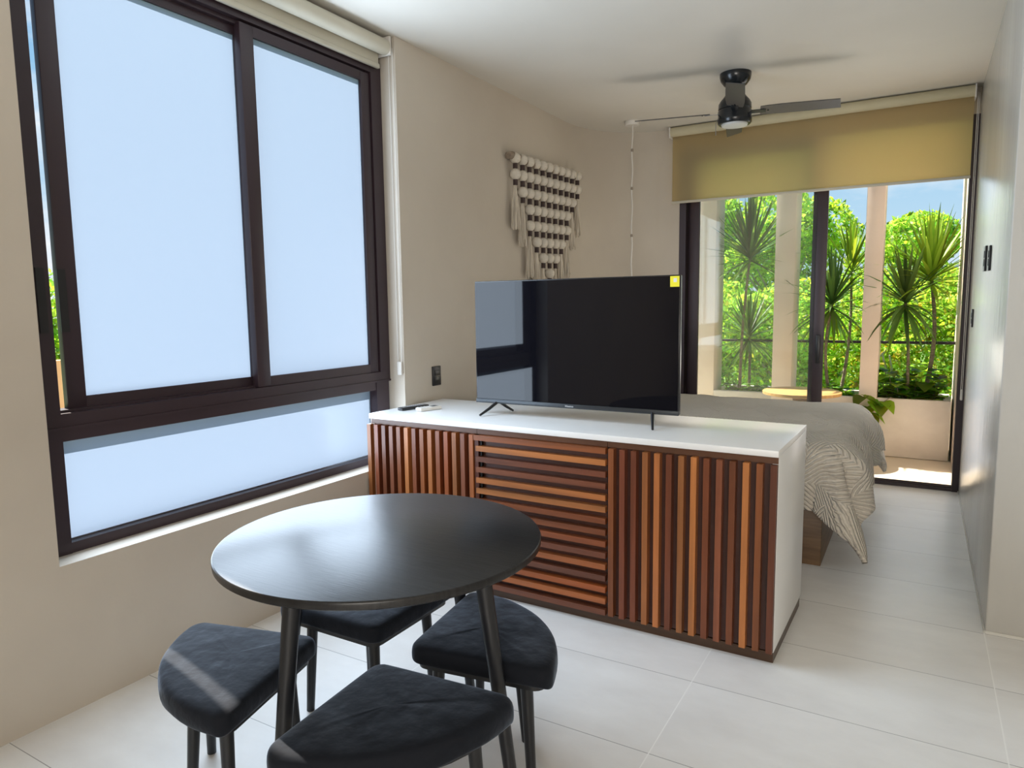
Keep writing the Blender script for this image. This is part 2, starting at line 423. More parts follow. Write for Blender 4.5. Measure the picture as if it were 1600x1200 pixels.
b = MB(); b.box(3.5, 3.7, -3.3, YC, 0, ZC); struct('wall_side', b, M_WALL, 'beige side wall of the room')
b = MB()
b.box(XO, -1.0, -3.3, -3.1, 0, ZC); b.box(1.2, 3.5, -3.3, -3.1, 0, ZC); b.box(-1.0, 1.2, -3.3, -3.1, 2.1, ZC)
b.box(-1.0, 1.2, -4.4, -4.3, 0, 2.1)
b.box(-1.05, -1.0, -4.4, -3.3, 0, 2.1); b.box(1.2, 1.25, -4.4, -3.3, 0, 2.1); b.box(-1.0, 1.2, -4.4, -3.3, 2.1, 2.15); b.box(-1.0, 1.2, -4.4, -3.3, -.05, 0)
struct('wall_rear', b, M_WALL, 'beige rear wall with a dark opening')
b = MB(); b.box(XR-.006, XR, YC, YB, 0, .012); b.box(XR, 3.5, YC-.006, YC, 0, .012)
struct('baseboard_right', b, mat('grout_joint', (.62, .60, .55), .6), 'thin pale joint at the foot of the right wall')

# ---- left window
win = empty('window_1', (0, 0, 0)); tag(win, 'large frosted sliding window in dark bronze frame above a fixed frosted pane', 'window', kind='structure')
FX0, FX1 = -2.90, -2.80
b = MB()
b.box(FX0, FX1, WY0-.0, 1.392, WZ0-.012, 2.915)            # left jamb
b.box(FX0, FX1, 3.215, WY1-.004, 1.06, 2.915)               # right jamb
b.box(FX0, FX1, 3.175, 3.285, WZ0-.012, 1.06)
b.box(-2.89, FX1, 1.392, 3.215, 2.845, 2.915)              # head
b.box(FX0, FX1, 1.392, 3.215, 1.06, 1.112)               # sill of the sliding part
b.box(FX0, FX1+.006, WY0, WY1-.004, 1.052, 1.062)
b.box(FX0, FX1-.004, 1.30, 3.285, 1.005, 1.054)
b.box(FX0, FX1-.004, 1.30, 3.285, WZ0-.012, .608)
b.box(FX0+.03, FX1-.02, 3.19, 3.215, 1.11, 2.85)
b.box(-2.86, FX1-.03, 1.392, 3.215, 2.825, 2.845); b.box(FX0, FX1-.03, 1.392, 3.215, 1.112, 1.122)
b.build('window_frame', M_FRAME, win)
def sash(x0, x1, y0, y1, z0, z1, w0, w1, wb, wt, name='sliding_sash'):
    b = MB()
    b.box(x0, x1, y0, y0+w0, z0, z1, bev=.003); b.box(x0, x1, y1-w1, y1, z0, z1, bev=.003)
    b.box(x0+.002, x1-.002, y0+w0, y1-w1, z0, z0+wb); b.box(x0+.002, x1-.002, y0+w0, y1-w1, z1-wt, z1)
    s = b.build(name, M_FRAME, win)
    xm = (x0+x1)/2
    b = MB(); b.box(xm-.003, xm+.003, y0+w0-.004, y1-w1+.004, z0+wb-.004, z1-wt+.004)
    g = frost_inside(b.build('frosted_pane', M_FROST, s)); tag(g, 'frosted glass pane')
    return s
s1 = sash(-2.885, -2.852, 1.449, 2.385, 1.113, 2.835, .071, .06, .052, .05)
s2 = sash(-2.846, -2.806, 2.318, 3.205, 1.113, 2.835, .078, .068, .050, .05)
b = MB(); b.box(-2.852, -2.846, 1.445, 1.475, 1.42, 1.66); b.build('sash_pull', M_BLACK, s1)
b = MB(); b.box(-2.800, -2.796, 1.345, 1.375, 1.42, 1.66); b.build('latch', M_BLACK, win)
b = MB(); b.box(-2.862, -2.856, 1.37, 3.19, .60, 1.01); tag(frost_inside(b.build('frosted_pane', M_FROST, win)), 'frosted glass pane')
b = MB(); b.box(-2.852, -2.846, 1.36, 3.18, .607, .613); b.build('glazing_bead', M_STEEL, win)

# ---- roller blind over the window, rolled up
rb = empty('roller_blind', (-2.735, 2, 2.975)); tag(rb, 'cream roller blind rolled fully up above the frosted window', 'blind')
def inv(ob, root):           # keep world coordinates under a root that was moved
    ob.matrix_parent_inverse = Matrix.Translation(-Vector(root.location)); return ob
b = MB(); b.tube([(-2.735, .2, 2.985), (-2.735, 3.27, 2.985)], .044, 24); inv(b.build('fabric_roll', M_BLINDROLL, rb), rb)
b = MB(); b.box(-2.782, -2.779, .2, 3.262, 2.895, 2.985); inv(b.build('fabric_end', M_BLINDROLL, rb), rb)
b = MB(); b.box(-2.792, -2.768, .2, 3.265, 2.872, 2.90, bev=.006); inv(b.build('bottom_bar', M_BLINDROLL, rb), rb)
b = MB(); b.box(-2.80, -2.70, 3.272, 3.288, 2.94, 3.045, bev=.004); inv(b.build('bracket', M_PLASTICW, rb), rb)
b = MB()
for dx in (-.016, .012):
    b.tube([(-2.712+dx, 3.292, 2.98), (-2.712+dx, 3.294, 2.2), (-2.712+dx, 3.294, 1.16)], .0018, 6)
inv(b.build('bead_chain', M_PLASTICW, rb), rb)
b = MB(); b.box(-2.73, -2.698, 3.284, 3.300, 1.09, 1.17, bev=.004); inv(b.build('chain_tensioner', M_PLASTICW, rb), rb)

# ---- sliding door
door = empty('door_1'); tag(door, 'dark bronze sliding glass door, its right half standing open to the balcony', 'door', kind='structure')
b = MB()
b.box(-1.935, -1.875, YB+.005, 6.47, 0, 2.86); b.box(.268, XR, YB-.005, 6.47, 0, 2.86)
b.box(-1.875, .268, YB+.005, 6.47, 2.80, 2.86); b.box(-1.875, .268, YB+.005, 6.47, -.01, .022)
b.box(-1.875, .268, YB+.035, YB+.045, .022, .032); b.box(-1.875, .268, YB+.085, YB+.095, .022, .032)
b.build('door_frame', M_FRAME, door)
def panel(y0, x0, x1, sw, name):
    b = MB()
    b.box(x0, x0+sw, y0, y0+.036, .034, 2.80, bev=.003); b.box(x1-sw, x1, y0, y0+.036, .034, 2.80, bev=.003)
    b.box(x0+sw, x1-sw, y0+.002, y0+.034, .034, .12); b.box(x0+sw, x1-sw, y0+.002, y0+.034, 2.72, 2.80)
    p = b.build(name, M_FRAME, door)
    b = MB(); b.mesh([(x0+sw-.004, y0+.018, .116), (x1-sw+.004, y0+.018, .116), (x1-sw+.004, y0+.018, 2.724), (x0+sw-.004, y0+.018, 2.724)], [(0, 1, 2, 3)])
    b.build('glass', M_GLASS, p)
    return p
p1 = panel(YB+.072, -1.872, -.735, .082, 'fixed_panel')
p2 = panel(YB+.022, -1.84, -.697, .082, 'sliding_panel')
b = MB(); b.box(-.755, -.720, YB-.004, YB+.022, .98, 1.22, bev=.004); b.build('handle', M_BLACK, p2)

# ---- roller blind over the door, half lowered
rb = empty('roller_blind', (-.86, 6.27, 2.99)); tag(rb, 'beige roller blind lowered over the top of the balcony door', 'blind')
b = MB(); b.tube([(-1.985, 6.25, 3.006), (.268, 6.25, 3.006)], .041, 24); inv(b.build('fabric_roll', M_ROLLTAN, rb), rb)
b = MB(); b.mesh([(-1.985, 6.291, 3.0), (.268, 6.291, 3.0), (.268, 6.293, 2.41), (-1.985, 6.293, 2.41)], [(0, 1, 2, 3)])
inv(b.build('lowered_fabric', M_BLIND, rb), rb)
b = MB(); b.box(-1.987, .270, 6.285, 6.299, 2.39, 2.412, bev=.003); inv(b.build('bottom_bar', M_BLINDROLL, rb), rb)
for x in (-1.99, .272):
    b = MB(); b.box(x-.005, x+.005, 6.205, 6.345, 2.95, 3.045, bev=.003); inv(b.build('bracket', M_PLASTICW, rb), rb)
b = MB()
for dx in (-.014, .014):
    b.tube([(.292+dx*.4, 6.25+dx, 2.99), (.292+dx*.4, 6.25+dx, .80)], .0022, 6)
inv(b.build('bead_chain', M_PLASTICW, rb), rb)
b = MB(); b.box(.285, .30, 6.23, 6.27, .74, .82, bev=.004); inv(b.build('chain_tensioner', M_PLASTICW, rb), rb)

# ============================================================ TELEVISION CABINET
CAB = empty('tv_cabinet', (-.467, 2.926, 0), -.0185)
tag(CAB, 'long low white cabinet with three slatted wooden doors below the television', 'cabinet')
L, D, H = 2.20, .675, .905
b = MB(); b.box(-L, 0, -.018, D, H-.028, H, bev=.002); b.build('worktop', M_WHITE, CAB)
b = MB(); b.box(-.026, -.0005, -.002, D, .045, H-.0285, bev=.002); tag(b.build('side_panel', M_WHITE, CAB), 'white side panel')
b = MB(); b.box(-L+.0, -L+.022, -.002, D, .045, H-.0285); tag(b.build('side_panel', M_WHITE, CAB), 'white side panel')
b = MB(); b.box(-L+.022, -.026, .030, D-.002, .06, H-.03); b.build('carcass', M_WALNUT, CAB)
b = MB()
for i in range(3):
    b.tint = random.choice([(.40, .26, .17, 1), (.36, .23, .15, 1)])
    b.box(-L+.004+i*.7245, -L+.726+i*.7245 if i < 2 else -.002, -.004, .03, .848, H-.029)
b.build('header_rail', M_SLATH, CAB)
b = MB(); b.tint = (.27, .18, .10, 1); b.box(-L+.01, -.002, .0, D-.03, 0, .045); b.build('plinth', M_SLATH, CAB)
tints = [(.36, .19, .095), (.44, .245, .12), (.32, .165, .09), (.45, .27, .14), (.34, .19, .12), (.41, .21, .09), (.47, .29, .15), (.33, .17, .10)]
def rt_():
    t = random.choice(tints); k = random.uniform(1.10, 1.42); return (t[0]*k, t[1]*k, t[2]*k, 1)
DZ0, DZ1 = .048, .846
def vdoor(x0, x1):
    b = MB(); b.tint = (.27, .16, .13, 1)
    b.box(x0, x1, .006, .026, DZ0, DZ1)
    n = 14; w = .0255; pitch = (x1-x0-w)/(n-1)
    for i in range(n):
        b.tint = rt_(); xx = x0+i*pitch
        b.box(xx, xx+w, -.030, .0065, DZ0+.002, DZ1)
    d = b.build('slatted_door', M_SLATV, CAB); tag(d, 'door of upright wooden slats')
def hdoor(x0, x1):
    b = MB(); b.tint = (.29, .17, .13, 1)
    b.box(x0, x1, .006, .026, DZ0, DZ1)
    b.tint = (.30, .13, .065, 1); b.box(x0, x0+.024, -.022, .0065, DZ0, DZ1)
    b.tint = (.012, .008, .006, 1); b.box(x1-.012, x1-.002, -.004, .0065, DZ0, DZ1)
    n = 15; w = .027; pitch = (DZ1-DZ0-w)/(n-1)
    for i in range(n):
        b.tint = rt_(); zz = DZ0+i*pitch
        b.box(x0+(.012 if i < n-1 else .0), x1-.010, -.030, .0068, zz, zz+w)
        if i < n-1:
            b.tint = (.010, .006, .005, 1); b.box(x0+.025, x0+.038, -.012, .0069, zz+w+.002, zz+pitch-.002)
    d = b.build('slatted_door', M_SLATH, CAB); tag(d, 'middle door of level wooden slats')
vdoor(-L-.006, -1.482); hdoor(-1.478, -.738); vdoor(-.734, -.002)

# ---- remotes on the cabinet
def remote(name, loc, rz, l, w, h, m, label, keys, scr):
    r = empty(name, loc, rz); tag(r, label, 'remote control')
    b = MB(); b.box(-w/2, w/2, -l/2, l/2, 0, h, bev=h*.35, seg=3); b.build('casing', m, r)
    if scr:
        b = MB(); b.box(-w*.34, w*.34, l*.08, l*.38, h-.0005, h+.0008); b.build('display', M_GREYSCR, r)
    b = MB()
    for j in range(keys):
        for i in range(3):
            xx = (i-1)*w*.28; yy = -l*.42 + j*l*.8/keys*(.55 if scr else 1)
            b.box(xx-w*.09, xx+w*.09, yy, yy+l*.03, h-.0005, h+.0015)
    b.build('keys', mat('keys_'+name, (.25, .26, .28) if not scr else (.45, .45, .45), .5), r)
remote('tv_remote', (-2.545, 3.20, .9055), rad(-14), .20, .047, .017, M_BLACK, 'slim black remote lying at the window end of the white cabinet top', 11, False)
remote('air_conditioner_remote', (-2.435, 3.20, .9055), rad(-17), .15, .058, .020, M_PLASTICW, 'short white remote with small grey display beside the black remote', 3, True)

# ---- television
TV = empty('television', (-1.553, 3.245, .905)); tag(TV, 'large flat black television standing on the white cabinet', 'television')
tw, z0, z1 = 1.152, .062, .728
b = MB(); b.box(-tw/2, tw/2, -.004, .024, z0, z1, bev=.004); b.box(-tw/2+.12, tw/2-.12, .02, .062, z0+.02, z0+.42, bev=.012); b.build('casing', M_TVB, TV)
b = MB(); b.box(-tw/2+.006, tw/2-.006, -.0062, -.003, z0+.022, z1-.006); b.build('screen', M_SCREEN, TV)
b = MB(); b.box(-tw/2, tw/2, -.010, -.002, z0-.002, z0+.020, bev=.002); ch = b.build('chin_strip', mat('graphite_strip', (.05, .055, .06), .3, .6), TV)
cu = bpy.data.curves.new('brand_mark', 'FONT'); cu.body = 'Hisense'; cu.size = .015; cu.extrude = .0004; cu.align_x = 'CENTER'
tmp = bpy.data.objects.new('tmp', cu); COL.objects.link(tmp); bpy.context.view_layer.update()
me_t = bpy.data.meshes.new_from_object(tmp.evaluated_get(bpy.context.evaluated_depsgraph_get())); bpy.data.objects.remove(tmp)
bm_ = bpy.data.objects.new('brand_mark', me_t); COL.objects.link(bm_); bm_.parent = ch; me_t.materials.clear(); me_t.materials.append(mat('silver_print', (.6, .62, .64), .4))
bm_.location = (0, -.0108, z0+.0045); bm_.rotation_euler = (rad(90), 0, 0); tag(bm_, 'small silver lettering')
b = MB(); b.box(-.022, .022, -.0072, -.0062, 0, .05); st = b.build('yellow_sticker', M_YELLOW, TV, (tw/2-.027, 0, z1-.056)); tag(st, 'small yellow sticker on the top right corner')
b = MB(); b.box(-.006, .010, -.0076, -.0071, .022, .040); b.build('sticker_print', M_PAPER, st)
for sx in (-1, 1):
    b = MB()
    xc = sx*.44
    for dy, dx in ((-.115, sx*.045), (.115, -sx*.03)):
        p0 = Vector((xc, .01, z0+.004)); p1 = Vector((xc+dx, dy, .006))
        b.tube([p0+Vector((0, 0, .006)), p0.lerp(p1, .5), p1], [.0095, .0085, .006], 8)
    b.build('foot', M_BLACK, TV)

# ============================================================ DINING TABLE
TB = empty('dining_table', (-1.445, 1.642, 0)); tag(TB, 'round black wooden dining table with the stools pushed under it', 'table')
RT, HT = .503, .78
b = MB()
b.lathe([(RT-.006, HT-.026), (RT-.001, HT-.022), (RT, HT-.006), (RT-.002, HT-.0015), (RT-.005, HT)], 128)
tt = b.build('tabletop', M_TABLEW, TB, smooth_angle=rad(40))
b = MB()
for k in range(2):
    b.box(-.36, .36, -.02, .02, HT-.05, HT-.0265, Matrix.Rotation(rad(90*k), 4, 'Z'))
b.build('underframe', M_LEG, TB)
for k in range(4):
    a = rad(90*k)
    b = MB(); b.tube([(.37*cos(a), .37*sin(a), HT-.028), (.48*cos(a), .48*sin(a), .0)], [.0255, .018], 20)
    b.build('leg', M_LEG, TB)

# ============================================================ STOOLS (quarter-round seats)
def seat_outline(R, rc=.042, n=10):
    """rounded quarter disc, apex at origin, arms along +x and +y"""
    pts = []
    def corner(c, a0, a1, r, k=5):
        for i in range(k+1):
            a = a0+(a1-a0)*i/k; pts.append((c[0]+r*cos(a), c[1]+r*sin(a)))
    corner((rc, rc), pi, 1.5*pi, rc)
    t = math.asin(rc/(R-rc)); cxx = (R-rc)*cos(t)
    corner((cxx, rc), -pi/2, t, rc)
    for i in range(1, n):
        a = t+(pi/2-2*t)*i/n; pts.append((R*cos(a), R*sin(a)))
    corner((rc, cxx), pi/2-t, pi, rc)
    return pts
def make_stool():
    s = empty('stool')
    out = seat_outline(.48)
    c = Vector((.19, .19))
    lay = [(.372, .955), (.370, .985), (.376, 1.0), (.398, 1.004), (.420, .995), (.431, .965), (.436, .90), (.439, .72), (.441, .4), (.442, .12)]
    vs = []; n = len(out)
    for (z, k) in lay:
        for (x, y) in out:
            dx, dy = x-c.x, y-c.y
            w = .0035*noise.noise(Vector((x*14, y*14, z*9)))
            if z < .38: w += .006*sin(x*60+y*47)
            vs.append((c.x+dx*k, c.y+dy*k, z+w))
    fs = []
    for j in range(len(lay)-1):
        for i in range(n): fs.append((j*n+i, j*n+(i+1) % n, (j+1)*n+(i+1) % n, (j+1)*n+i))
    fs.append(tuple(range(n))[::-1]); fs.append(tuple(range((len(lay)-1)*n, len(lay)*n)))
    b = MB(); b.mesh(vs, fs, smooth=True)
    q = b.build('seat_cushion', M_VELVET, s, smooth_angle=rad(70)); subdiv(q, 1)
    b = MB(); b.prism([(c.x+(x-c.x)*.9, c.y+(y-c.y)*.9) for x, y in out], .355, .372); b.build('seat_base', M_LEG, s)
    for (p, d) in (((.075, .075), (-.015, -.015)), ((.375, .08), (.02, -.012)), ((.08, .375), (-.012, .02)), ((.27, .27), (.02, .02))):
        b = MB(); b.tube([(p[0], p[1], .356), (p[0]+d[0], p[1]+d[1], 0)], [.0205, .0145], 16); b.build('leg', M_LEG, s)
    return s
stool0 = make_stool()
ST = [((-1.656, 1.560), 195.1, 'black velvet stool under the window, a pale streak of light across its seat'),
      ((-1.518, 1.670), 90, 'black velvet stool mostly hidden beneath the far side of the round table'),
      ((-1.361, 1.640), 8.3, 'black velvet stool in front of the cabinet, its rounded side towards the slats'),
      ((-1.385, 1.527), 274.8, 'black velvet stool nearest the camera, cut by the bottom edge')]
for i, ((x, y), a, lab) in enumerate(ST):
    o = stool0 if i == 0 else copy_tree(stool0)
    o.location = (x, y, 0); o.rotation_euler = (0, 0, rad(a)); tag(o, lab, 'stool', 'black velvet stools around the round table')

# ============================================================ BED
BED = empty('bed', (-1.5, 5.1, 0)); tag(BED, 'walnut box bed behind the cabinet under the beige duvet', 'bed')
b = MB(); b.box(-2.64, -.43, 4.18, 5.98, 0, .335, bev=.004); inv(b.build('bed_base', M_BEDBOX, BED), BED)
b = MB(); b.box(-2.63, -.45, 4.20, 5.96, .337, .60, bev=.05, seg=4); inv(b.build('mattress', M_PLASTICW, BED), BED)
def duvet():
    xe, yf, yb, zt = -.45, 4.235, 5.95, .672
    xs = -2.62; La, Lb, Lc = .41, .41, .40
    N, K = 150, 150
    vs = []; uvs = []
    r = .10
    for i in range(N+1):
        u = i/N
        a = xs + (xe+La-xs)*u
        for j in range(K+1):
            v = j/K
            lb = Lb + .02*sin(a*5.0+.6) + .012*sin(a*13)
            # near the foot corner the front flap is gathered up a little before the hanging point
            bb = (yf-lb) + ((yb+Lc)-(yf-lb))*v
            la = La + .03*sin(bb*4.1+1.0) + .015*sin(bb*11)
            aa = xs + (xe+la-xs)*u
            s = max(0, aa-xe); t = min(0, bb-yf) + max(0, bb-yb)
            d = hypot(s, t)
            px, py = min(aa, xe), min(max(bb, yf), yb)
            nn = noise.noise(Vector((aa*2.2, bb*2.2, 0)))*.022 + noise.noise(Vector((aa*6, bb*6, 3)))*.009
            crown = .035*max(0, 1-((py-5.08)/1.0)**2)
            if d <= 1e-6:
                P_ = Vector((px, py, zt+nn+crown))
            else:
                ux, uy = s/d, t/d
                d *= 1 + .24*max(0, ux*abs(uy)*2)**1.5*(1 if t < 0 else .3)
                rr = r + .07*max(0, ux)**2 + (.02 if t > 0 else 0)
                ang = min(d/rr, pi/2)
                hor = rr*sin(ang); drop = rr*(1-cos(ang))
                ex = max(0, d-rr*pi/2)
                corner = max(0, ux)*abs(uy)*2
                fl = (.10 + .36*corner*(1 if t < 0 else .5))
                hor += ex*fl; drop += ex*sqrt(max(.05, 1-fl*fl))
                # folds in the hanging part
                along = px*7 + py*7 + math.atan2(uy, ux)*1.6
                amp = min(1, d/.3)*(.016+.010*ux+.028*corner)
                hor += amp*sin(along*1.9+.7) + amp*.6*sin(along*4.3+1.1)
                if ux > .5: hor += .03*max(0, sin((py-5.2)*5.0))*min(1, d/.2)
                z = zt+crown+nn*(1-min(1, d/.3)*.4) - drop
                P_ = Vector((px+ux*hor, py+uy*hor, max(.02, z)))
                P_ += Vector((uy, -ux, 0))*.012*sin(along*2.7)*min(1, d/.3)
            vs.append(P_); uvs.append((aa, bb))
    me = bpy.data.meshes.new('duvet')
    fs = [(i*(K+1)+j, (i+1)*(K+1)+j, (i+1)*(K+1)+j+1, i*(K+1)+j+1) for i in range(N) for j in range(K)]
    me.from_pydata(vs, [], fs)
    ul = me.uv_layers.new(name='cloth')
    for p in me.polygons:
        p.use_smooth = True
        for li in p.loop_indices: ul.data[li].uv = uvs[me.loops[li].vertex_index]
    me.materials.append(M_DUVET)
    ob = bpy.data.objects.new('duvet', me); COL.objects.link(ob)
    md = ob.modifiers.new('thickness', 'SOLIDIFY'); md.thickness = .03; md.offset = 1
    tag(ob, 'beige tufted duvet with chevron ribs spread over the bed, one corner hanging to the floor', 'duvet')
duvet()

# ============================================================ CEILING FAN
FN = empty('ceiling_fan', (-1.165, 5.06, ZC)); tag(FN, 'black four-bladed ceiling fan over the bed', 'ceiling fan')
b = MB(); b.lathe([(.104, 0), (.104, -.02), (.098, -.045), (.075, -.075), (.045, -.09)], 40); b.build('canopy', M_FAN, FN, smooth_angle=rad(30))
b = MB(); b.lathe([(.045, -.088), (.05, -.12), (.075, -.155), (.10, -.185), (.100, -.19)], 40); b.build('neck', M_FAN, FN)
b = MB(); b.lathe([(.098, -.185), (.108, -.20), (.110, -.235), (.106, -.24), (.112, -.25), (.110, -.285), (.114, -.30), (.112, -.325), (.104, -.335)], 48); b.build('motor_housing', M_FAN, FN, smooth_angle=rad(35))
b = MB(); b.lathe([(.088, -.334), (.084, -.345), (.05, -.352), (.001, -.354)], 40); b.build('lens', M_LENS, FN)
b = MB(); b.tube([(-.09, -.07, -.30), (-.105, -.085, -.33), (-.105, -.085, -.41)], .0025, 6); b.build('pull_chain', M_STEEL, FN)
b = MB()
vs = []; fs = []
prof = [(.165, .050), (.20, .056), (.30, .062), (.50, .060), (.655, .056)]
tilt = rad(-13)
for (x, w) in prof:
    x2 = x+(.018 if x > .6 else 0)
    for (yy, zz) in ((-w, -.003), (w, -.003), (w, .003), (-w, .003)):
        vs.append((x2 if yy > 0 else x, yy*cos(tilt), zz + yy*sin(tilt)))
for j in range(len(prof)-1):
    for k in range(4): fs.append((j*4+k, j*4+(k+1) % 4, (j+1)*4+(k+1) % 4, (j+1)*4+k))
fs += [(3, 2, 1, 0), (16, 17, 18, 19)]
b.mesh(vs, fs); blade = b.build('blade', M_BLADE, FN, (0, 0, -.255))
b = MB(); b.box(.095, .20, -.022, .022, -.008, -.004, Matrix.Rotation(tilt, 4, 'X')); 
for (x, y) in ((.185, -.018), (.185, .018), (.215, 0)): b.lathe([(.006, -.0065), (.006, -.003)], 10, Matrix.Rotation(tilt, 4, 'X') @ Matrix.Translation((x, y, 0)))
iron = b.build('blade_iron', M_FAN, blade)
FAN_A = 13
for k in range(4):
    bb = blade
    if k:
        bb = blade.copy(); COL.objects.link(bb); bb.parent = FN
        ii = iron.copy(); COL.objects.link(ii); ii.parent = bb
    bb.rotation_euler = (0, 0, rad(FAN_A+90*k))

# ---- hanging lamp point: white ceiling rose with twisted cord
PD = empty('pendant_light', (-2.205, 5.86, ZC)); tag(PD, 'white ceiling rose with thin pale cord dropping behind the television', 'pendant light')
b = MB(); b.lathe([(.062, 0), (.063, -.028), (.058, -.036), (.01, -.038)], 32); b.build('ceiling_rose', M_PLASTICW, PD)
pts = [(.0+.004*sin(i*.9), .004*cos(i*.9), -.036-i*.045) for i in range(42)]
b = MB(); b.tube(pts, .0065, 8); b.build('cord', M_PLASTICW, PD)
for z in (-.24, -.56, -.96):
    b = MB(); b.lathe([(.010, z-.012), (.012, z), (.010, z+.012)], 12); b.build('cord_clip', mat('cord_clip', (.30, .25, .2), .6), PD)
b = MB(); b.lathe([(.018, -1.97), (.024, -1.95), (.024, -1.90), (.008, -1.88)], 20); b.build('lamp_socket', M_BLACK, PD)

# ============================================================ WALL HANGING
MC = empty('wall_hanging', (-2.655, 5.155, 2.59)); tag(MC, 'woven wall hanging of cream balls and tassels on a driftwood bar', 'wall hanging')
b = MB()
pp = [(0, -.635+i*.0575, .012*sin(i*.8)+.01*(i/21)) for i in range(22)]
b.tube(pp, [.027-.010*i/21+.003*sin(i*2.1) for i in range(22)], 12); b.build('driftwood_bar', M_DRIFT, MC)
b = MB(); b.lathe([(.003, -.042), (.018, -.038), (.032, -.027), (.041, -.010), (.0415, .010), (.032, .027), (.018, .038), (.003, .042)], 20); bead_me = b.build('bead', M_BEAD).data
b = MB(); b.lathe([(.0165, -.021), (.018, -.014), (.0165, -.007), (.018, 0), (.0165, .007), (.018, .014), (.0165, .021)], 14); wrap_me = b.build('wrap', M_WRAP).data
for n_ in ('bead', 'wrap'): bpy.data.objects.remove(bpy.data.objects[n_])
counts = [1, 2, 4, 5, 6, 7, 6, 5, 4, 2, 1]
for i, n in enumerate(counts):
    y = -.548+i*.1085
    b = MB(); zt = -.062-n*.121-.040
    for k in range(38):
        a = random.uniform(0, 2*pi); r0 = .010*sqrt(random.random()); r1 = random.uniform(.012, .050)
        l = .28+random.uniform(-.03, .03)
        x0_, y0_ = r0*cos(a), r0*sin(a); x1_, y1_ = r1*cos(a)*.6, r1*sin(a)
        b.tube([(x0_, y0_, zt+.02), (x0_*.4+x1_*.6, y0_*.4+y1_*.6+random.uniform(-.006, .006), zt-l*.45), (x1_+random.uniform(-.005, .005), y1_+random.uniform(-.008, .008), zt-l)], .0042, 5)
    b.tube([(0, 0, 0), (0, 0, zt+.03)], .008, 6)
    st_ = b.build('tassel_strand', M_TASSEL, MC, (.006, y, .003*i))
    for k in range(n+1):
        for me_, nm, zz in ((bead_me, 'bead', 0.01-k*.121 if k else -.006), (wrap_me, 'wrap', -.060-k*.121)):
            q = bpy.data.objects.new(nm, me_); COL.objects.link(q); q.parent = st_; q.location = (.004, 0, zz-.012 if nm == 'bead' and k else zz)

# ---- switches
def plate(loc, axis, w, h, label):
    p = empty('light_switch', loc); tag(p, label, 'switch')
    b = MB(); q = .011
    if axis == 'x-': b.box(-q, 0, -w/2, w/2, -h/2, h/2, bev=.003)
    else: b.box(0, q, -w/2, w/2, -h/2, h/2, bev=.003)
    b.build('cover_plate', M_BLACK, p)
    b = MB(); s_ = -1 if axis == 'x-' else 1
    x0_, x1_ = sorted((s_*q*.9, s_*(q+.003)))
    for k in (-1, 1): b.box(x0_, x1_, -w*.3, w*.3, (-.3 if k < 0 else .03)*h, (-.03 if k < 0 else .3)*h, bev=.001)
    b.build('rocker', M_BLACK, p)
plate((XL, 3.62, 1.055), 'x+', .085, .125, 'black switch plate on the beige wall left of the television')
plate((XR, 4.97, 1.735), 'x-', .12, .145, 'black switch plate on the right wall, upper pair, farther one')
plate((XR, 4.66, 1.722), 'x-', .10, .135, 'black switch plate on the right wall, upper pair, nearer one')
plate((XR, 5.83, 1.37), 'x-', .08, .125, 'small lower black switch plate beside the dark door frame')

# ============================================================ BALCONY
b = MB(); b.box(-3.3, .9, 6.46, 8.25, -.14, -.004); struct('balcony_floor', b, M_DECK, 'sunny cream stone floor of the balcony')
b = MB(); b.box(-3.3, .9, 6.62, 7.02, 2.95, 3.2); struct('balcony_ceiling', b, M_PEACH, 'strip of balcony soffit above the door')
b = MB(); b.box(-3.3, .9, 7.62, 8.08, 2.95, 3.2); struct('balcony_beam', b, M_PEACH, 'beam across the tops of the balcony columns')
b = MB(); b.box(.302, .50, 6.60, 8.25, -.004, 2.95); struct('balcony_wall', b, M_PEACH, 'peach rendered wall at the right end of the balcony')
PL = empty('planter', (-1.4, 7.8, 0)); tag(PL, 'long rendered planter box along the outer edge of the balcony', 'planter')
b = MB()
b.box(-3.1, .279, 7.55, 7.62, 0, .562, bev=.004); b.box(-3.1, .279, 8.10, 8.16, 0, .562); b.box(-3.1, -3.04, 7.62, 8.10, 0, .562); b.box(.22, .279, 7.62, 8.10, 0, .562)
inv(b.build('planter_wall', M_PLANTER, PL), PL)
b = MB(); b.box(-3.04, .22, 7.62, 8.10, 0, .50); sl = inv(b.build('soil', M_SOIL, PL), PL); tag(sl, 'dark soil')
for k, (x0, x1, lab) in enumerate(((-2.10, -1.90, 'pale peach balcony column farthest left, near the dark door jamb'), (-1.305, -1.115, 'pale peach balcony column left of the middle door stile'), (-.49, -.335, 'pale peach balcony column seen through the open door'))):
    b = MB(); b.box(x0, x1, 7.545, 7.90, -.004, 2.95, bev=.004); o = b.build('column', M_PEACH); tag(o, lab, 'column', 'balcony columns', 'structure')
b = MB(); b.tube([(-3.2, 8.03, 1.078), (.302, 8.03, 1.078)], .015, 10); tag(b.build('balcony_rail', M_FRAME), 'thin dark horizontal rail behind the balcony columns', 'railing')
OT = empty('balcony_table', (-.955, 7.12, -.004)); tag(OT, 'round wooden table outside on the balcony behind the middle door stile', 'table')
b = MB(); b.lathe([(.345, .622), (.352, .626), (.352, .650), (.345, .655)], 64); b.build('tabletop', M_ROUND, OT, smooth_angle=rad(40))
b = MB(); b.lathe([(.17, 0), (.17, .02), (.07, .04), (.06, .30), (.08, .59), (.16, .622)], 32); b.build('pedestal', M_BEDBOX, OT)

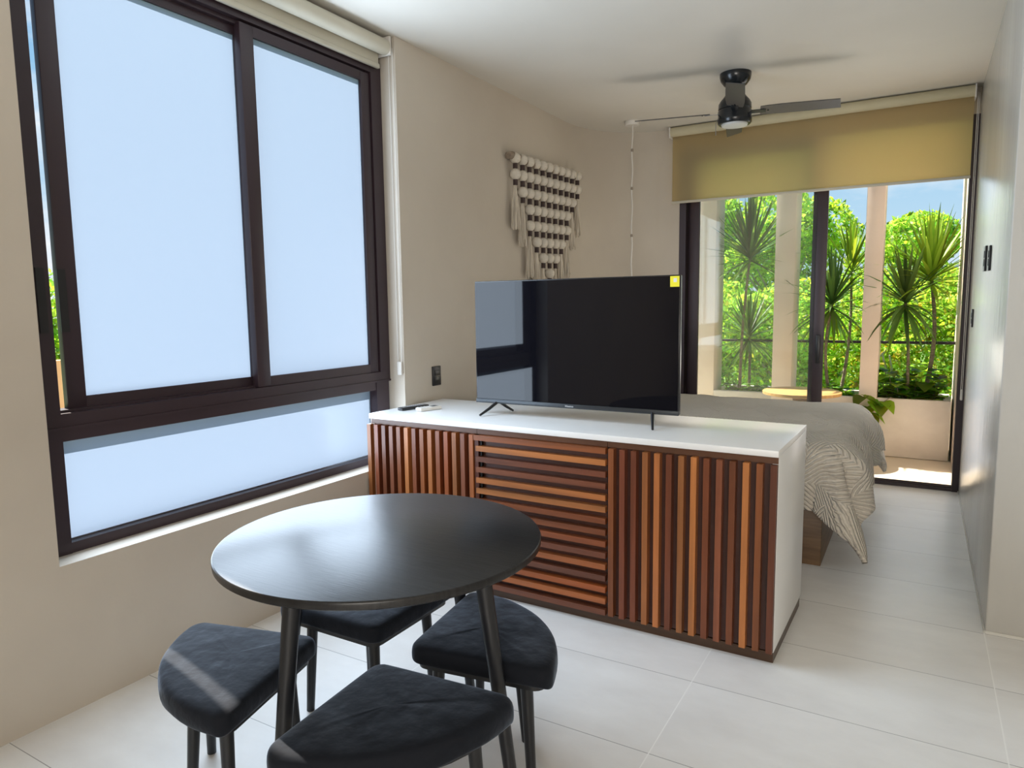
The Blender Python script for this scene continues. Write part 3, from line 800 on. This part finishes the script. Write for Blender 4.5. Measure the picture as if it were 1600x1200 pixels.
# ---- plants
def leaf_blade(b, base, direction, length, width, droop, seg=5, fold=.25):
    d = Vector(direction).normalized(); p = Vector(base)
    side = d.cross(Vector((0, 0, 1)))
    side = side.normalized() if side.length > .05 else Vector((1, 0, 0))
    vs = []; st = length/seg
    for i in range(seg+1):
        t = i/seg; w = width*(.45+.9*t if t < .35 else .765*(1-((t-.35)/.65)**1.6))+.0008
        up = side.cross(d)
        vs += [p-side*w, p-up*w*fold, p+side*w]
        p = p + d*st; d = (d + Vector((0, 0, -droop*st*(.4+t*1.6)))).normalized()
    fs = []
    for i in range(seg): fs += [(i*3, i*3+1, i*3+4, i*3+3), (i*3+1, i*3+2, i*3+5, i*3+4)]
    b.mesh(vs, fs, smooth=True)
def rosette(b, c, R, n, el0=-35, el1=85, width=.016, droop=2.0, yellow=.03):
    for k in range(n):
        az = k*2.39996+random.uniform(-.2, .2); t = (k+.5)/n
        el = rad(el0+(el1-el0)*t**.85+random.uniform(-7, 7))
        g = random.uniform(.65, 1.25); b.tint = (g*random.uniform(.9, 1.15), g, g*.9, 1)
        if t < .18 and random.random() < yellow*6: b.tint = (4.2, 2.4, .3, 1)
        leaf_blade(b, Vector(c)+Vector((cos(az)*.01, sin(az)*.01, (t-.5)*R*.22)), (cos(az)*cos(el), sin(az)*cos(el), sin(el)), R*random.uniform(.82, 1.08), width, droop*(1-.75*t), 5)
def dracaena(base, head, bend, R, n, m, label, heads=(), width=.016, rad_=.017, group='sword-leaved plants in the balcony planter', **kw):
    d = empty('dracaena_plant', base); tag(d, label, 'plant', group)
    h = Vector(head)-Vector(base)
    pts = [Vector((bend*sin(pi*t), 0, 0))+h*t for t in [i/8 for i in range(9)]]
    b = MB(); b.tube(pts, [rad_*(1-.3*i/8) for i in range(9)], 10)
    b.build('stem', M_BARK, d)
    b = MB(); rosette(b, h, R, n, width=width, **kw); b.build('leaf_crown', m, d)
ZS = .50
dracaena((-1.68, 7.80, ZS), (-1.60, 7.80, 2.00), -.02, .62, 110, M_DRAC, 'tall single-stemmed plant with spiky crown seen through the left glass', el0=-25, el1=88, droop=.5, width=.021)
dracaena((-1.62, 7.98, ZS), (-1.63, 7.98, 1.13), .01, .52, 100, M_DRAC, 'shorter spiky plant behind the tall stem in the left glass', el0=-45, el1=80, droop=1.2, width=.018)
dracaena((-.78, 7.85, ZS), (-.78, 7.76, 1.47), -.05, .56, 90, M_DRAC, 'spiky plant whose crown shows on both sides of the middle stile', el0=-60, el1=85, droop=1.6, width=.022)
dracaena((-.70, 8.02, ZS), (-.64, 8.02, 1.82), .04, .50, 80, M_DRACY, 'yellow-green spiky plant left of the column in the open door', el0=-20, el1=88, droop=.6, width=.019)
dracaena((-.085, 7.80, ZS), (-.135, 7.74, 1.48), .02, .55, 84, M_DRAC, 'dark drooping spiky plant in the open doorway, lower crown', el0=-65, el1=80, droop=2.2, width=.024)
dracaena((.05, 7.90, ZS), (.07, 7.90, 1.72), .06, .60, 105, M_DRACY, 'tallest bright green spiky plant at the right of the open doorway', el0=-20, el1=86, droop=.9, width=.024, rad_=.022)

def heart_leaf(b, p, d, size, droop):
    d = Vector(d).normalized(); side = d.cross(Vector((0, 0, 1))).normalized(); up = side.cross(d)
    o = [(0, 0), (-.12, .28), (-.02, .52), (.30, .58), (.65, .36), (1.0, 0)]
    def pt(a, s): return Vector(p) + d*a*size + side*s*size + up*(abs(s)*.22*size) + Vector((0, 0, -droop*a*a*size))
    vs = [pt(a, s) for a, s in o] + [pt(a, -s) for a, s in o[1:-1]] + [pt(.35, 0)]
    n = len(vs)-1; ring = [0, 1, 2, 3, 4, 5, 9, 8, 7, 6]
    b.mesh(vs, [(ring[i], ring[(i+1) % 10], n) for i in range(10)], smooth=True)
def clump(x0, x1, n, zt, label, size=.09, vine=False):
    xm = (x0+x1)/2
    c = empty('trailing_plant', (xm, 7.8, ZS)); tag(c, label, 'plant', 'leafy trailing plants in the balcony planter')
    b = MB(); sb = MB()
    for k in range(n):
        x = random.uniform(x0, x1)-xm; y = random.uniform(-.09, .16); z = random.uniform(.02, zt)*random.uniform(.4, 1)
        az = random.uniform(0, 2*pi); g = random.uniform(.55, 1.35); b.tint = (g*random.uniform(.9, 1.35), g, g*.8, 1)
        heart_leaf(b, (x, y, z), (cos(az), sin(az), random.uniform(-.1, .6)), size*random.uniform(.7, 1.25), random.uniform(.1, .5))
        if k % 3 == 0: sb.tube([(x*.7, y*.6, 0), (x*.9, y*.9, z*.6), (x, y, z)], .003, 5)
    if vine:
        for k in range(15):
            az = random.uniform(pi, 2*pi); g = random.uniform(.6, 1.1); b.tint = (g*1.2, g, g*.7, 1)
            heart_leaf(b, (-.30+random.uniform(-.10, .10), -.265-random.uniform(0, .03), .09-k*.014), (cos(az), sin(az), -.2), size*1.05, .6)
        sb.tube([(-.1, -.14, .04), (-.15, -.25, .075), (-.21, -.275, .03), (-.28, -.28, -.06)], .004, 6)
    b.build('leaves', M_POTHOS, c); sb.build('vines', M_BARK, c)
clump(-.32, .19, 190, .34, 'broad-leaved trailing plant filling the planter in the open doorway', .125, True)
clump(-.90, -.52, 60, .17, 'small bright trailing plant left of the column in the open doorway', .085)
clump(-1.86, -1.36, 110, .12, 'low trailing plant around the tall stem behind the left glass', .075)
clump(-2.70, -2.15, 60, .12, 'low trailing plant at the far left end of the planter', .075)

# ============================================================ GARDEN BEYOND
b = MB(); b.box(-9.0, -4, -30, 9, -1.3, -1.2); struct('ground_bounce', b, slow('pale_bounce_ground', (.70, .68, .64), (.78, .76, .72), .8, scale=1), 'unseen pale ground added to bounce light onto the frosted window')  # unseen pale slab added to bounce sunlight onto the frosted panes
b = MB(); b.box(-60, 60, 9, 80, -1.3, -1.2); b.box(-60, -9.0, -30, 9, -1.3, -1.2); struct('ground', b, M_GROUND, 'green ground beyond the balcony')
def crown_mesh(name, m, blobs, n, size, warm=0.0, seed=0):
    rnd = random.Random(seed); b = MB()
    tot = sum(r[0]*r[1]*r[2] for _, r in blobs)
    for (c, r) in blobs:
        for k in range(int(1.9*n*r[0]*r[1]*r[2]/tot)):
            v = Vector((rnd.gauss(0, 1), rnd.gauss(0, 1), rnd.gauss(0, 1))).normalized()*rnd.uniform(.55, 1.0)**.5
            p = Vector(c)+Vector((v.x*r[0], v.y*r[1], v.z*r[2]))
            p += noise.noise_vector(p*1.3)*.25
            g = rnd.uniform(.55, 1.3); b.tint = (g*rnd.uniform(.78, 1.1+warm), g, g*rnd.uniform(.6, 1.1), 1)
            q = Quaternion((rnd.gauss(0, 1), rnd.gauss(0, 1), rnd.gauss(0, 1), rnd.gauss(0, 1))).normalized()
            s = size*rnd.uniform(.45, 1.05)
            vs = [p+q @ Vector(w) for w in ((-s, 0, 0), (0, -s*.45, s*.1), (s, 0, 0), (0, s*.45, s*.1))]
            b.mesh(vs, [(0, 1, 2, 3)])
    return b
def tree(x, y, blobs, n, size, m, label, seed, trunk_h=2.0, warm=0., group='trees and bushes beyond the balcony', cat='tree', name='garden_tree'):
    t = empty(name, (x, y, -1.2)); tag(t, label, cat, group)
    crown_mesh('crown', m, blobs, n, size, warm, seed).build('crown', m, t)
    b = MB(); b.tube([(0, 0, 0), (.1, 0, trunk_h*.5), (-.05, .1, trunk_h)], [.16, .12, .07], 10)
    rnd = random.Random(seed)
    for k in range(6):
        a = rnd.uniform(0, 2*pi); l = rnd.uniform(.6, 1.3)
        b.tube([(0, 0, trunk_h*.75), (l*.4*cos(a), l*.4*sin(a), trunk_h+.2), (l*cos(a), l*sin(a), trunk_h+.3+l*.6)], [.05, .035, .012], 7)
    b.build('trunk', M_TRUNK, t)
def blobset(w, d, h0, h1, k, seed, rr=(.5, .9)):
    rnd = random.Random(seed)
    return [((rnd.uniform(-w, w), rnd.uniform(-d, d), rnd.uniform(h0, h1)), (rnd.uniform(*rr)*1.1, rnd.uniform(*rr), rnd.uniform(*rr)*.75)) for _ in range(k)]
tree(.9, 18, blobset(1.5, 1.0, 2.6, 4.55, 11, 1), 9000, .085, M_LEAF1, 'feathery bright tree standing highest at the right of the open doorway', 1, 2.6)
tree(-2.6, 16, blobset(.75, .8, 2.6, 4.9, 9, 2), 7000, .075, M_LEAF1, 'tall bright tree just right of the middle door stile', 2, 2.6)
tree(-5.0, 17, blobset(1.2, .9, 2.5, 5.2, 11, 3), 8000, .085, M_LEAF1, 'tall pale tree at the far left of the glass', 3, 2.6)
tree(-1.0, 21, blobset(.9, .8, 2.8, 3.9, 7, 4, (.35, .6)), 2200, .07, M_LEAF2, 'thin sparse tree against the sky left of the column', 4, 3.0)
tree(-3.7, 20, blobset(1.4, .9, 2.0, 4.4, 10, 7), 6000, .10, M_LEAF2, 'mid-green tree behind the tall left plant', 7, 2.4)
bushes = [(-6.2, 13.5), (-4.4, 12.8), (-2.9, 13.2), (-1.55, 12.6), (-.2, 13.0), (1.2, 12.8), (2.6, 13.6), (-8.0, 15), (4.0, 15)]
blabs = ['leafy bush left of the far left column', 'leafy bush behind the far left column', 'leafy bush behind the tall plant in the left glass', 'leafy bush behind the middle door stile',
         'leafy bush behind the column in the open doorway', 'leafy bush at the right of the open doorway', 'leafy bush beyond the balcony wall at the right', 'leafy bush at the outer left of the garden', 'leafy bush at the outer right of the garden']
for i, (x, y) in enumerate(bushes):
    tree(x, y, blobset(1.0, .7, .5, 2.7+.35*(i % 2), 14, 20+i, (.5, .8)), 9000, .065, M_LEAF2 if i % 2 else M_LEAF1, blabs[i], 20+i, .9, warm=.35 if i in (4, 5) else .1, cat='bush', name='garden_bush')
# seen through the gap of the left window
tree(-12.4, 5.8, blobset(.8, .8, 1.2, 2.9, 7, 50), 2500, .10, M_LEAF2, 'small tree glimpsed through the narrow gap at the left of the frosted window', 50, 1.5, group='trees outside the frosted window')
b = MB(); b.box(-9.3, -9.1, 3.0, 8.0, -1.2, .9); tag(b.build('garden_wall', M_ORANGE), 'orange garden wall glimpsed through the narrow window gap', 'wall')
